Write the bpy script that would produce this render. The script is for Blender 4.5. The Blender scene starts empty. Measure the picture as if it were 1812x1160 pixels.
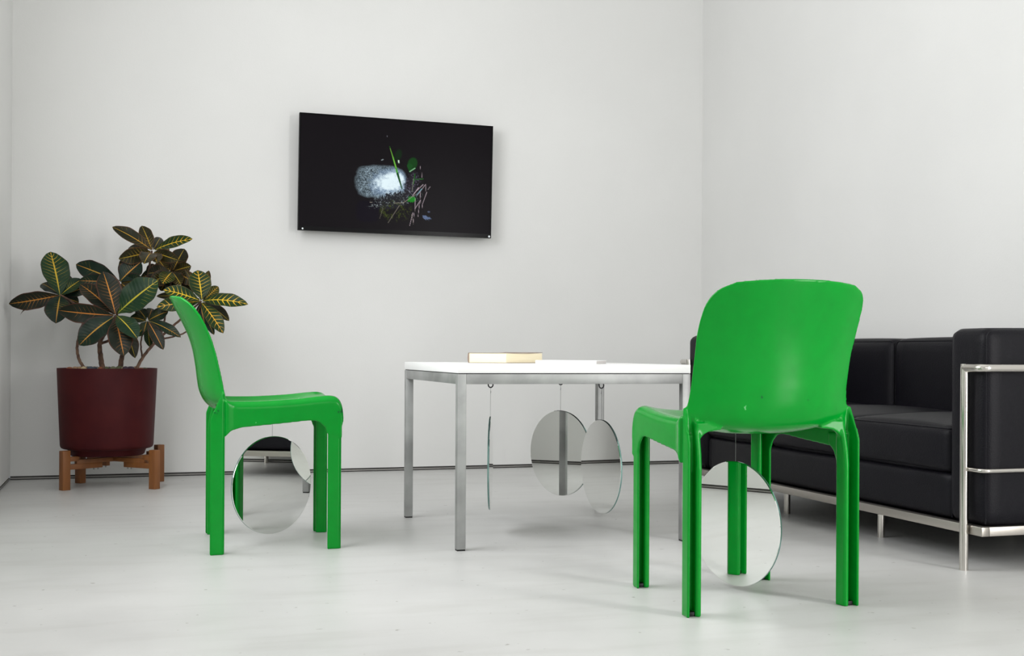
import bpy, bmesh, math, random
import numpy as np
from mathutils import Vector, Matrix, noise

random.seed(7)
C = bpy.context.scene.collection
scene = bpy.context.scene

# ------------------------------------------------------------------ camera
TH = 0.305                      # yaw of the camera against the room axes
HC = 0.583                      # camera height
F = 2139.0                      # focal length in pixels of a 1812 px frame
ROLL = 0.0054
cam = bpy.data.cameras.new('camera')
cam.sensor_width = 36.0
cam.lens = F / 1812 * 36.0
cam.shift_y = (623.2 - 580.0) / 1812
camo = bpy.data.objects.new('camera', cam)
C.objects.link(camo)
fw = Vector((math.sin(TH), math.cos(TH), 0))
rt = Vector((math.cos(TH), -math.sin(TH), 0))
up = Vector((0, 0, 1))
r2 = (rt + ROLL * up).normalized()
u2 = (up - ROLL * rt).normalized()
M = Matrix((r2, u2, -fw)).transposed().to_4x4()
M.translation = Vector((0, 0, HC))
camo.matrix_world = M
scene.camera = camo


def at(px, py, Z):
    """room point seen in direction (px,py) at distance Z along the optical axis"""
    u = (px - 906.0); v = (py - 623.2)
    U = u + ROLL * v; V = v - ROLL * u
    p = fw * Z + rt * (U * Z / F) - up * (V * Z / F)
    return Vector((p.x, p.y, p.z + HC))


# ------------------------------------------------------------------ light
XL, XR, YB, YF, ZC = -0.515, 2.89, 5.83, -2.2, 3.2
w = bpy.data.worlds.new('world'); scene.world = w
w.use_nodes = True
w.node_tree.nodes['Background'].inputs[0].default_value = (0.85, 0.9, 1, 1)
w.node_tree.nodes['Background'].inputs[1].default_value = 0.4


def area(name, loc, target, sx, sy, power, col=(1, 1, 1)):
    l = bpy.data.lights.new(name, 'AREA'); l.shape = 'RECTANGLE'
    l.size = sx; l.size_y = sy; l.energy = power; l.color = col
    o = bpy.data.objects.new(name, l); C.objects.link(o)
    o.location = loc
    o.rotation_euler = (Vector(target) - Vector(loc)).to_track_quat('-Z', 'Y').to_euler()
    return o


area('window_light_front', (1.2, YF + 0.12, 1.75), (1.2, 3, 1.2), 2.6, 1.7, 27, (1, 0.995, 0.985))
area('window_light_left', (XL + 0.04, 3.25, 1.85), (2.2, 3.25, 1.3), 1.8, 1.4, 57, (0.98, 0.985, 1))
area('window_light_right', (XR - 0.04, 0.4, 1.05), (0.6, 3.2, 1.1), 0.5, 1.9, 58, (1, 0.99, 0.98))
area('ceiling_fill', (1.2, 2.2, ZC - 0.05), (1.2, 2.2, 0), 2.4, 3.6, 7, (1, 0.995, 0.985))  # added soft fill below the ceiling, not a fixture of the room

scene.view_settings.view_transform = 'Standard'
scene.view_settings.look = 'None'
scene.view_settings.gamma = 1
scene.view_settings.use_curve_mapping = False
scene.view_settings.exposure = -0.04


# ------------------------------------------------------------------ helpers
def srgb(r, g, b):
    f = lambda c: (c / 255 / 12.92) if c / 255 <= 0.04045 else ((c / 255 + 0.055) / 1.055) ** 2.4
    return (f(r), f(g), f(b), 1)


def mat(name, col=(0.8, 0.8, 0.8, 1), rough=0.5, metal=0.0, spec=0.5, **kw):
    m = bpy.data.materials.new(name); m.use_nodes = True
    b = m.node_tree.nodes['Principled BSDF']
    b.inputs['Base Color'].default_value = col
    b.inputs['Roughness'].default_value = rough
    b.inputs['Metallic'].default_value = metal
    b.inputs['Specular IOR Level'].default_value = spec
    for k, v in kw.items():
        b.inputs[k.replace('_', ' ')].default_value = v
    return m


def nodes(m):
    nt = m.node_tree
    return nt, nt.nodes, nt.links, nt.nodes['Principled BSDF']


def noisy(m, c1, c2, scale=5, detail=6, lo=0.35, hi=0.65, stretch=(1, 1, 1), bump=0.0, bscale=None, rough=None):
    nt, N, L, b = nodes(m)
    tc = N.new('ShaderNodeTexCoord'); mp = N.new('ShaderNodeMapping')
    mp.inputs['Scale'].default_value = stretch
    L.new(tc.outputs['Object'], mp.inputs['Vector'])
    n = N.new('ShaderNodeTexNoise'); n.inputs['Scale'].default_value = scale
    n.inputs['Detail'].default_value = detail
    L.new(mp.outputs[0], n.inputs['Vector'])
    r = N.new('ShaderNodeValToRGB')
    r.color_ramp.elements[0].position = lo; r.color_ramp.elements[0].color = c1
    r.color_ramp.elements[1].position = hi; r.color_ramp.elements[1].color = c2
    L.new(n.outputs['Fac'], r.inputs[0]); L.new(r.outputs[0], b.inputs['Base Color'])
    if rough:
        mr = N.new('ShaderNodeMapRange')
        mr.inputs['To Min'].default_value = rough[0]; mr.inputs['To Max'].default_value = rough[1]
        L.new(n.outputs['Fac'], mr.inputs['Value']); L.new(mr.outputs[0], b.inputs['Roughness'])
    if bump:
        n2 = N.new('ShaderNodeTexNoise'); n2.inputs['Scale'].default_value = bscale or scale * 8
        n2.inputs['Detail'].default_value = 4
        L.new(mp.outputs[0], n2.inputs['Vector'])
        bp = N.new('ShaderNodeBump'); bp.inputs['Strength'].default_value = bump
        bp.inputs['Distance'].default_value = 0.002
        L.new(n2.outputs['Fac'], bp.inputs['Height']); L.new(bp.outputs[0], b.inputs['Normal'])
    return m, r


def make(name, verts, faces, m, parent=None, smooth=True, angle=35, midx=None):
    me = bpy.data.meshes.new(name)
    me.from_pydata([tuple(v) for v in verts], [], faces)
    me.validate()
    bm = bmesh.new(); bm.from_mesh(me)
    bmesh.ops.recalc_face_normals(bm, faces=bm.faces)
    bm.to_mesh(me); bm.free()
    for x in (m if isinstance(m, (list, tuple)) else [m]):
        me.materials.append(x)
    if midx:
        for p, k in zip(me.polygons, midx): p.material_index = k
    if smooth:
        me.polygons.foreach_set('use_smooth', [True] * len(me.polygons))
        me.set_sharp_from_angle(angle=math.radians(angle))
    o = bpy.data.objects.new(name, me)
    C.objects.link(o)
    if parent: o.parent = parent
    return o


def empty(name, label, cat, loc=(0, 0, 0), rz=0.0, group=None):
    o = bpy.data.objects.new(name, None); C.objects.link(o)
    o.empty_display_size = 0.05
    o.location = loc; o.rotation_euler = (0, 0, rz)
    o['label'] = label; o['category'] = cat
    if group: o['group'] = group
    return o


def tag(o, label, cat, group=None):
    o['label'] = label; o['category'] = cat
    if group: o['group'] = group
    return o


class MB:
    def __init__(s): s.v = []; s.f = []

    def add(s, v, f):
        n = len(s.v); s.v += [Vector(p) for p in v]; s.f += [tuple(i + n for i in q) for q in f]

    def box(s, x0, x1, y0, y1, z0, z1, rot=0, b=0.0):
        """box with chamfered edges"""
        bm = bmesh.new(); bmesh.ops.create_cube(bm, size=1)
        for v in bm.verts:
            v.co = Vector((x0 + (x1 - x0) * (v.co.x + .5), y0 + (y1 - y0) * (v.co.y + .5), z0 + (z1 - z0) * (v.co.z + .5)))
        if b: bmesh.ops.bevel(bm, geom=list(bm.edges), offset=b, segments=2, affect='EDGES', profile=0.5)
        bm.verts.ensure_lookup_table()
        s.add([v.co.copy() for v in bm.verts], [[v.index for v in f.verts] for f in bm.faces]); bm.free()

    def tube(s, pts, r, n=16, cap=True):
        pts = [Vector(p) for p in pts]
        rs = r if isinstance(r, (list, tuple)) else [r] * len(pts)
        T = []
        for i in range(len(pts)):
            a = pts[max(i - 1, 0)]; b = pts[min(i + 1, len(pts) - 1)]
            T.append((b - a).normalized())
        ref = Vector((0, 0, 1)) if abs(T[0].z) < .9 else Vector((1, 0, 0))
        nrm = T[0].cross(ref).normalized(); V = []; Fc = []
        for i, p in enumerate(pts):
            nrm = (nrm - T[i] * nrm.dot(T[i])).normalized(); bn = T[i].cross(nrm)
            for k in range(n):
                a = 2 * math.pi * k / n
                V.append(p + (nrm * math.cos(a) + bn * math.sin(a)) * rs[i])
        for i in range(len(pts) - 1):
            for k in range(n):
                a = i * n + k; b = i * n + (k + 1) % n
                Fc.append((a, b, b + n, a + n))
        if cap:
            Fc.append(tuple(range(n))[::-1]); Fc.append(tuple((len(pts) - 1) * n + k for k in range(n)))
        s.add(V, Fc)

    def prism(s, poly, axis, a, b):
        """extrude a closed polygon along an axis"""
        n = len(poly); V = []
        for t in (a, b):
            for (p, q) in poly:
                V.append({'x': (t, p, q), 'y': (p, t, q), 'z': (p, q, t)}[axis])
        Fc = [tuple(range(n))[::-1], tuple(range(n, 2 * n))]
        for i in range(n): Fc.append((i, (i + 1) % n, n + (i + 1) % n, n + i))
        s.add(V, Fc)

    def rbox(s, x0, x1, y0, y1, z0, z1, r, puff=(0, 0, 0), n=14):
        """rounded, puffed cushion box"""
        cx, cy, cz = (x0 + x1) / 2, (y0 + y1) / 2, (z0 + z1) / 2
        h = Vector(((x1 - x0) / 2, (y1 - y0) / 2, (z1 - z0) / 2))
        bm = bmesh.new(); bmesh.ops.create_cube(bm, size=2)
        bmesh.ops.subdivide_edges(bm, edges=list(bm.edges), cuts=n, use_grid_fill=True)
        out = []
        for v in bm.verts:
            c = v.co
            # denser samples near the edges
            q = Vector([math.sin(t * math.pi / 2) for t in c])
            p = Vector((q.x * h.x, q.y * h.y, q.z * h.z))
            inner = Vector([max(-(h[i] - r), min(h[i] - r, p[i])) for i in range(3)])
            d = p - inner
            if d.length > 1e-9: p = inner + d.normalized() * r
            a = [1 - (q[i]) ** 2 for i in range(3)]
            for i in range(3):
                j, k = (i + 1) % 3, (i + 2) % 3
                wgt = max(0.0, abs(p[i]) / h[i]) ** 6
                p[i] += math.copysign(puff[i] * (a[j] * a[k]) ** 0.6 * wgt, q[i]) if a[j] > 0 and a[k] > 0 else 0
            out.append((p.x + cx, p.y + cy, p.z + cz))
        bm.verts.ensure_lookup_table()
        s.add(out, [[v.index for v in f.verts] for f in bm.faces]); bm.free()

    def lathe(s, prof, cx=0, cy=0, n=64):
        V = []; Fc = []
        for (r, z) in prof:
            for k in range(n):
                a = 2 * math.pi * k / n
                V.append((cx + r * math.cos(a), cy + r * math.sin(a), z))
        for i in range(len(prof) - 1):
            for k in range(n):
                a = i * n + k; b = i * n + (k + 1) % n
                Fc.append((a, b, b + n, a + n))
        if prof[0][0] > 1e-6: Fc.append(tuple(range(n))[::-1])
        if prof[-1][0] > 1e-6: Fc.append(tuple((len(prof) - 1) * n + k for k in range(n)))
        s.add(V, Fc)

    def build(s, name, m, parent=None, **k):
        return make(name, s.v, s.f, m, parent, **k)


def arc_path(pts, rad, seg=6):
    """polyline with rounded corners"""
    pts = [Vector(p) for p in pts]; out = [pts[0]]
    for i in range(1, len(pts) - 1):
        a = (pts[i - 1] - pts[i]).normalized(); b = (pts[i + 1] - pts[i]).normalized()
        p0 = pts[i] + a * rad; p1 = pts[i] + b * rad
        for k in range(seg + 1):
            t = k / seg
            out.append(p0 * (1 - t) ** 2 + pts[i] * 2 * t * (1 - t) + p1 * t * t)
    out.append(pts[-1]); return out


# ------------------------------------------------------------------ materials
m_wall = mat('white wall paint', srgb(228, 227, 225), 0.75, spec=0.25)
noisy(m_wall, srgb(227, 227, 225), srgb(231, 231, 229), 1.3, 3, bump=0.12, bscale=160)
m_floor = mat('polished concrete', rough=0.35)
m_dark_strip = mat('dark shadow gap', srgb(70, 68, 66), 0.6)
m_alu_strip = mat('aluminium trim', srgb(150, 148, 145), 0.4, 0.6)
m_green = mat('glossy green plastic', srgb(0, 136, 38), 0.22, spec=0.2)
m_steel = mat('satin steel', srgb(165, 165, 163), 0.5, 0.6, spec=0.3)
m_white = mat('white laminate', srgb(246, 246, 245), 0.35)
m_black = mat('black plastic', srgb(20, 19, 21), 0.45, spec=0.25)
m_chrome = mat('polished chrome', srgb(205, 201, 195), 0.15, 1.0)
m_satin = mat('satin nickel bar', srgb(176, 171, 164), 0.35, 0.9)
m_leather = mat('black leather', srgb(34, 33, 38), 0.46, spec=0.16)
noisy(m_leather, srgb(11, 10, 16), srgb(15, 14, 20), 6, 4, bump=0.35, bscale=260)
m_mirror = mat('silvered mirror', (0.88, 0.89, 0.87, 1), 0.0, 1.0)
m_rim = mat('green glass edge', srgb(120, 156, 150), 0.06, 0.65)
m_mback = mat('mirror backing', srgb(120, 122, 124), 0.5)
m_wire = mat('steel wire', srgb(130, 130, 130), 0.4, 0.8)
m_hook = mat('dark steel hook', srgb(70, 70, 72), 0.4, 0.5)
m_pot = mat('burgundy metal', srgb(84, 30, 34), 0.55, spec=0.12)
noisy(m_pot, srgb(60, 17, 20), srgb(68, 21, 22), 9, 4, bump=0.1, bscale=220)
m_wood = mat('oiled teak', rough=0.5)
noisy(m_wood, srgb(112, 66, 30), srgb(146, 92, 46), 14, 5, stretch=(1, 1, 0.18), bump=0.1)
m_soil = mat('soil', srgb(50, 38, 30), 0.95)
m_stem = mat('bark', rough=0.8)
noisy(m_stem, srgb(74, 52, 42), srgb(112, 84, 66), 45, 5, bump=0.6, bscale=120)
m_paper = mat('cream page edges', rough=0.8)
noisy(m_paper, srgb(240, 226, 190), srgb(250, 240, 212), 30, 3, stretch=(0.2, 0.2, 60))
m_cover = mat('grey brown paper cover', srgb(140, 124, 112), 0.6)
m_whitecover = mat('white paper cover', srgb(250, 250, 250), 0.45)
m_greypaper = mat('grey page edges', srgb(205, 200, 198), 0.8)

# concrete: mottling, pores and faint hairline cracks
nt, N, L, b = nodes(m_floor)
tc = N.new('ShaderNodeTexCoord')
n1 = N.new('ShaderNodeTexNoise'); n1.inputs['Scale'].default_value = 1.6; n1.inputs['Detail'].default_value = 9; n1.inputs['Roughness'].default_value = 0.62
L.new(tc.outputs['Object'], n1.inputs['Vector'])
r1 = N.new('ShaderNodeValToRGB')
r1.color_ramp.elements[0].position = 0.3; r1.color_ramp.elements[0].color = srgb(193, 193, 191)
r1.color_ramp.elements[1].position = 0.7; r1.color_ramp.elements[1].color = srgb(206, 206, 204)
L.new(n1.outputs['Fac'], r1.inputs[0])
mpf = N.new('ShaderNodeMapping'); mpf.inputs['Scale'].default_value = (1.0, 5.0, 1.0); mpf.inputs['Rotation'].default_value = (0, 0, 0.3)
L.new(tc.outputs['Object'], mpf.inputs['Vector'])
n2 = N.new('ShaderNodeTexNoise'); n2.inputs['Scale'].default_value = 2.6; n2.inputs['Detail'].default_value = 7
L.new(mpf.outputs[0], n2.inputs['Vector'])
r2n = N.new('ShaderNodeValToRGB')
r2n.color_ramp.elements[0].position = 0.34; r2n.color_ramp.elements[0].color = (0.86, 0.855, 0.84, 1)
r2n.color_ramp.elements[1].position = 0.5; r2n.color_ramp.elements[1].color = (1, 1, 1, 1)
L.new(n2.outputs['Fac'], r2n.inputs[0])
mx = N.new('ShaderNodeMixRGB'); mx.blend_type = 'MULTIPLY'; mx.inputs[0].default_value = 0.4
L.new(r1.outputs[0], mx.inputs[1]); L.new(r2n.outputs[0], mx.inputs[2])
vo = N.new('ShaderNodeTexNoise'); vo.inputs['Scale'].default_value = 38; vo.inputs['Detail'].default_value = 2
L.new(tc.outputs['Object'], vo.inputs['Vector'])
r3 = N.new('ShaderNodeValToRGB')
r3.color_ramp.elements[0].position = 0.235; r3.color_ramp.elements[0].color = (0.6, 0.59, 0.57, 1)
r3.color_ramp.elements[1].position = 0.29; r3.color_ramp.elements[1].color = (1, 1, 1, 1)
L.new(vo.outputs['Fac'], r3.inputs[0])
mx2 = N.new('ShaderNodeMixRGB'); mx2.blend_type = 'MULTIPLY'; mx2.inputs[0].default_value = 1
L.new(mx.outputs[0], mx2.inputs[1]); L.new(r3.outputs[0], mx2.inputs[2])
L.new(mx2.outputs[0], b.inputs['Base Color'])
mr = N.new('ShaderNodeMapRange'); mr.inputs['To Min'].default_value = 0.3; mr.inputs['To Max'].default_value = 0.48
L.new(n1.outputs['Fac'], mr.inputs['Value']); L.new(mr.outputs[0], b.inputs['Roughness'])
bp = N.new('ShaderNodeBump'); bp.inputs['Strength'].default_value = 0.12; bp.inputs['Distance'].default_value = 0.004
L.new(n2.outputs['Fac'], bp.inputs['Height']); L.new(bp.outputs[0], b.inputs['Normal'])

# steel: brushed patchiness
noisy(m_steel, srgb(152, 153, 152), srgb(178, 179, 178), 9, 6, bump=0.05, rough=(0.42, 0.6))
# green plastic: a few pale scuffs and small dark nicks
nt, N, L, b = nodes(m_green)
tc = N.new('ShaderNodeTexCoord')
ns = N.new('ShaderNodeTexNoise'); ns.inputs['Scale'].default_value = 26; ns.inputs['Detail'].default_value = 3
L.new(tc.outputs['Object'], ns.inputs['Vector'])
rs = N.new('ShaderNodeValToRGB')
e = rs.color_ramp.elements
e[0].position = 0.235; e[0].color = srgb(14, 88, 40)
e[1].position = 0.25; e[1].color = srgb(0, 136, 38)
e2 = e.new(0.755); e2.color = srgb(0, 143, 40)
e3 = e.new(0.77); e3.color = srgb(110, 190, 125)
L.new(ns.outputs['Fac'], rs.inputs[0]); L.new(rs.outputs[0], b.inputs['Base Color'])
nr = N.new('ShaderNodeTexNoise'); nr.inputs['Scale'].default_value = 7; nr.inputs['Detail'].default_value = 5
L.new(tc.outputs['Object'], nr.inputs['Vector'])
mr = N.new('ShaderNodeMapRange'); mr.inputs['To Min'].default_value = 0.13; mr.inputs['To Max'].default_value = 0.26
L.new(nr.outputs['Fac'], mr.inputs['Value']); L.new(mr.outputs[0], b.inputs['Roughness'])


# ------------------------------------------------------------------ room shell
def struct(name, mb, m, **k):
    o = mb.build(name, m, None, **k); o['kind'] = 'structure'; return o


T = 0.12
q = MB(); q.box(XL - T, XR + T, YF - T, YB + T, -0.1, 0); struct('floor', q, m_floor, smooth=False)
q = MB(); q.box(XL - T, XR + T, YF - T, YB + T, ZC, ZC + 0.1); struct('ceiling', q, m_wall, smooth=False)
GAP = 0.017
q = MB(); q.box(XL - T, XR + T, YB, YB + T, GAP, ZC); struct('wall_back', q, m_wall, smooth=False)
WINS = (('wall_left', XL - T, XL, 2.3, 4.2, 1.1, 2.6), ('wall_right', XR, XR + T, .1, .7, .05, 2.05))
for nm, a, c, y0, y1, z0, z1 in WINS:
    q = MB(); q.box(a, c, y1, YB, GAP, ZC); q.box(a, c, YF, y0, GAP, ZC)
    q.box(a, c, y0, y1, GAP, z0); q.box(a, c, y0, y1, z1, ZC)
    struct(nm, q, m_wall, smooth=False)
# recessed shadow gap with a thin metal strip at the foot of the walls
for nm, bx, by in (('baseboard_back', (XL, XR), (YB + 0.006, YB + 0.03)),
                   ('baseboard_left', (XL - 0.03, XL - 0.006), (YF, YB)),
                   ('baseboard_right', (XR + 0.006, XR + 0.03), (YF, YB))):
    q = MB(); q.box(bx[0], bx[1], by[0], by[1], 0, GAP); o = struct(nm, q, m_dark_strip, smooth=False)
    q = MB()
    if nm == 'baseboard_back': q.box(bx[0], bx[1], YB + 0.001, YB + 0.006, 0.0045, 0.010)
    elif nm == 'baseboard_left': q.box(XL - 0.006, XL - 0.001, YF, YB, 0.0045, 0.010)
    else: q.box(XR + 0.001, XR + 0.006, YF, YB, 0.0045, 0.010)
    q.build('metal_strip', m_alu_strip, o, smooth=False)
# front wall behind the camera with two tall windows
q = MB()
zs, zt = 0.8, 2.7
for (a, c) in ((XL, -0.35), (0.85, 1.55), (2.75, XR)):
    q.box(a, c, YF - T, YF, 0, ZC)
for (a, c) in ((-0.35, 0.85), (1.55, 2.75)):
    q.box(a, c, YF - T, YF, 0, zs); q.box(a, c, YF - T, YF, zt, ZC)
struct('wall_front', q, m_wall, smooth=False)
for i, (nm, xa, xb, a, c, wz0, wz1) in enumerate(WINS):
    q = MB(); x0 = XL - .08 if i == 0 else XR + .03
    for (y0, y1, z0, z1) in ((a, a + .04, wz0, wz1), (c - .04, c, wz0, wz1), (a, c, wz0, wz0 + .04), (a, c, wz1 - .04, wz1)):
        q.box(x0, x0 + .05, y0, y1, z0, z1, b=0.003)
    struct('window_%d' % (i + 3), q, m_white, smooth=False)
for i, (a, c) in enumerate(((-0.35, 0.85), (1.55, 2.75))):
    q = MB()
    for (x0, x1, z0, z1) in ((a, a + .05, zs, zt), (c - .05, c, zs, zt), (a, c, zs, zs + .05), (a, c, zt - .05, zt), ((a + c) / 2 - .02, (a + c) / 2 + .02, zs, zt)):
        q.box(x0, x1, YF - 0.08, YF - 0.03, z0, z1, b=0.003)
    struct('window_%d' % (i + 1), q, m_white, smooth=False)


# ------------------------------------------------------------------ green chairs
def spline(P, n):
    P = np.array(P, float); k = len(P)
    out = []
    for t in np.linspace(0, k - 1, n):
        i = min(int(t), k - 2); f = t - i
        p0 = P[max(i - 1, 0)]; p1 = P[i]; p2 = P[i + 1]; p3 = P[min(i + 2, k - 1)]
        out.append(0.5 * ((2 * p1) + (-p0 + p2) * f + (2 * p0 - 5 * p1 + 4 * p2 - p3) * f * f + (-p0 + 3 * p1 - 3 * p2 + p3) * f ** 3))
    return np.array(out)


def shell(G, th):
    """two-sided sheet from a grid of points, second side offset along the normal"""
    n, m = G.shape[:2]
    du = np.gradient(G, axis=0); dv = np.gradient(G, axis=1)
    nn = np.cross(du, dv); nn /= np.linalg.norm(nn, axis=2, keepdims=True) + 1e-12
    V = list(G.reshape(-1, 3)) + list((G + nn * th).reshape(-1, 3))
    Fc = []; K = n * m
    for i in range(n - 1):
        for j in range(m - 1):
            a, b_, c, d = i * m + j, i * m + j + 1, (i + 1) * m + j + 1, (i + 1) * m + j
            Fc.append((a, b_, c, d)); Fc.append((K + a, K + d, K + c, K + b_))
    for i in range(n - 1):
        for j in (0, m - 1):
            a, d = i * m + j, (i + 1) * m + j; Fc.append((a, d, K + d, K + a))
    for j in range(m - 1):
        for i in (0, n - 1):
            a, b_ = i * m + j, i * m + j + 1; Fc.append((a, b_, K + b_, K + a))
    return [tuple(v) for v in V], Fc


# rows: centre x,z, edge x,z, half width (from the top of the back to the lip of the seat)
ROWS = [(-.114, .744, -.084, .736, .150), (-.107, .728, -.064, .720, .182), (-.095, .704, -.042, .695, .198),
        (-.079, .672, -.022, .662, .203), (-.060, .630, -.004, .622, .204), (-.046, .585, .010, .58, .202),
        (-.037, .535, .021, .535, .202), (-.032, .495, .029, .50, .203), (-.025, .460, .034, .470, .207),
        (-.008, .428, .038, .449, .214), (.022, .407, .042, .438, .2165), (.075, .398, .066, .433, .2148),
        (.155, .400, .150, .433, .2065), (.245, .410, .245, .438, .1972), (.315, .427, .315, .445, .1905),
        (.350, .433, .350, .446, .1870), (.368, .427, .368, .438, .1855), (.377, .408, .377, .418, .1850),
        (.380, .382, .380, .386, .1845)]
SP = spline(ROWS, 19 * 6 - 5)
SPLIT = 60


def wline(x):
    return 0.221 - 0.0975 * x


SK = [(.0, .325), (.037, .325), (.044, .340), (.058, .354), (.09, .363), (.15, .368), (.22, .374), (.28, .380), (.298, .380), (.315, .374), (.330, .360), (.338, .338), (.39, .325)]


def skz(x):
    return float(np.interp(x, [a for a, _ in SK], [c for _, c in SK]))


def chair_meshes():
    """the whole moulding as one fused solid, cut afterwards into backrest, seat and legs"""
    Q = MB(); cols = np.linspace(-1, 1, 41)
    G = np.zeros((SPLIT + 3, 41, 3))
    for i in range(SPLIT + 3):
        cx, cz, ex, ez, w_ = SP[i]
        for j, u in enumerate(cols):
            g = abs(u) ** 2.2
            G[i, j] = (cx + (ex - cx) * g, u * w_, cz + (ez - cz) * g)
    Q.add(*shell(G, 0.0075))
    S = SP[SPLIT:]; R = 0.015; rows = []
    for i, (cx, cz, ex, ez, w_) in enumerate(S):
        row = []
        blend = min(1.0, max(0.0, (ex - .040) / .03)); rr = R * blend
        w_ = w_ - .0055 * blend
        for u in cols:
            g = abs(u) ** (2.2 + 0.8 * blend)
            row.append((cx + (ex - cx) * g, u * (w_ - rr), cz + (ez - cz) * g))
        zb = skz(ex)
        for sgn in (-1, 1):
            side = []
            for a in range(1, 6):
                t = a / 5 * math.pi / 2
                side.append((ex, sgn * (w_ - rr + rr * math.sin(t)), ez - rr * (1 - math.cos(t))))
            z0 = ez - rr
            for k in range(1, 6):
                side.append((ex, sgn * w_, z0 + (min(zb, z0 - .002) - z0) * k / 5))
            row = (side[::-1] + row) if sgn < 0 else (row + side)
        rows.append(row)
    Q.add(*shell(np.array(rows), 0.0065))
    for sg in (-1, 1):
        for (x0, x1, yi, zt_, R_) in ((.020, .034, .188, .428, .040), (.364, .379, .156, .415, .040)):
            poly = [(sg * (yi + .004), zt_ - .018 - R_), (sg * (yi + .004), zt_), (sg * (yi - R_ - .02), zt_), (sg * (yi - R_ - .02), zt_ - .016)]
            for k in range(9):
                t = k / 8 * math.pi / 2
                poly.append((sg * (yi - R_ + R_ * math.sin(t)), zt_ - .018 - R_ + R_ * math.cos(t)))
            Q.prism(poly, 'x', x0, x1)
        # inside fillets between the side skirts and the rear legs
        poly = [(.030, .318), (.030, .40), (.075, .40), (.072, .372), (.052, .357), (.042, .338), (.038, .318)]
        yy = sorted((sg * (.182), sg * (.212)))
        Q.prism(poly, 'y', yy[0], yy[1])
    for front in (0, 1):
        for sg in (-1, 1):
            x0, x1 = (.000, .042) if not front else (.338, .380)
            zs_ = [0, .33, .36, .385, .41, .435, .462] if not front else [0, .30, .35, .40]
            V = []; Fc = []
            w_ = 0.038 if not front else 0.037
            for z in zs_:
                t = max(0, (z - .385) / .077) if not front else 0
                xo = x0 + (x1 - x0 - .008) * t ** 1.15
                xi = x0 + .004 + (x1 - x0 - .016) * (max(0, (z - .34) / .11) ** 1.3 if not front else 0)
                xi = min(xi, x1 - .010)
                Y = lambda x, ins: sg * (wline(x) - ins)
                sec = [(xo, Y(xo, 0)), (x1 - .006, Y(x1 - .006, 0)), (x1, Y(x1, .006)), (x1, Y(x1, w_ - .008)), (x1 - .008, Y(x1, w_)),
                       (xi + .006, Y(xi, w_)), (xi + .001, Y(xi, w_ - .004)), (xi + .001, Y(xi, w_ - .011)), (xi + .006, Y(xi, w_ - .015)),
                       (x1 - .012, Y(x1, w_ - .015)), (x1 - .008, Y(x1, w_ - .018)), (x1 - .008, Y(x1, .007)), (xo + .001, Y(xo, .0062))]
                V += [(a, c, z) for a, c in sec]
            n = 13
            for i in range(len(zs_) - 1):
                for k in range(n):
                    Fc.append((i * n + k, i * n + (k + 1) % n, (i + 1) * n + (k + 1) % n, (i + 1) * n + k))
            for i in (0, len(zs_) - 1):
                o_ = i * n
                Fc += [(o_ + 0, o_ + 1, o_ + 11, o_ + 12), (o_ + 1, o_ + 2, o_ + 3, o_ + 4, o_ + 9, o_ + 10, o_ + 11), (o_ + 4, o_ + 5, o_ + 6, o_ + 7, o_ + 8, o_ + 9)]
            Q.add(V, Fc)
    me = bpy.data.meshes.new('moulding'); me.from_pydata([tuple(v) for v in Q.v], [], Q.f)
    bm = bmesh.new(); bm.from_mesh(me); bmesh.ops.recalc_face_normals(bm, faces=bm.faces); bm.to_mesh(me); bm.free()
    o = bpy.data.objects.new('moulding', me); C.objects.link(o)
    m1 = o.modifiers.new('r', 'REMESH'); m1.mode = 'VOXEL'; m1.voxel_size = 0.0025
    m2 = o.modifiers.new('s', 'SMOOTH'); m2.iterations = 7; m2.factor = 0.5
    dg = bpy.context.evaluated_depsgraph_get(); ev = o.evaluated_get(dg).to_mesh()
    nv = len(ev.vertices); co = np.zeros(nv * 3); ev.vertices.foreach_get('co', co); co = co.reshape(-1, 3)
    nf = len(ev.polygons); lt = np.zeros(nf, int); ev.polygons.foreach_get('loop_total', lt)
    lv = np.zeros(len(ev.loops), int); ev.loops.foreach_get('vertex_index', lv)
    assert (lt == 4).all()
    fq = lv.reshape(-1, 4)
    co[:, 2] -= co[:, 2].min()
    cen = co[fq].mean(1)
    x, y, z = cen.T
    leg_r = (z < .385) & (x < .0445) & (np.abs(y) > .170) & ((z < .33) | (np.abs(y) > .178))
    leg_f = (z < .352) & (x > .325)
    back = (~leg_r) & (~leg_f) & ((z > .455) | ((x < .0405) & (z > .385)) | ((x < .03) & (z > .36)))
    seat = ~(leg_r | leg_f | back)
    out = {}
    masks = {'backrest': back, 'seat': seat}
    for i, (lm, sg) in enumerate(((leg_r, -1), (leg_r, 1), (leg_f, -1), (leg_f, 1))):
        masks['leg%d' % i] = lm & (np.sign(y) == sg)
    for k, mk in masks.items():
        f_ = fq[mk]; used, inv = np.unique(f_, return_inverse=True)
        m = bpy.data.meshes.new(k.rstrip('0123'))
        m.vertices.add(len(used)); m.vertices.foreach_set('co', co[used].ravel())
        nfk = len(f_)
        m.loops.add(nfk * 4); m.loops.foreach_set('vertex_index', inv.ravel().astype(np.int32))
        m.polygons.add(nfk); m.polygons.foreach_set('loop_start', (np.arange(nfk) * 4).astype(np.int32))
        m.update(calc_edges=True); m.validate()
        m.polygons.foreach_set('use_smooth', [True] * len(m.polygons))
        m.materials.append(m_green); out[k] = m
    C.objects.unlink(o); bpy.data.objects.remove(o); bpy.data.meshes.remove(me)
    return out


CM = chair_meshes()


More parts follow.
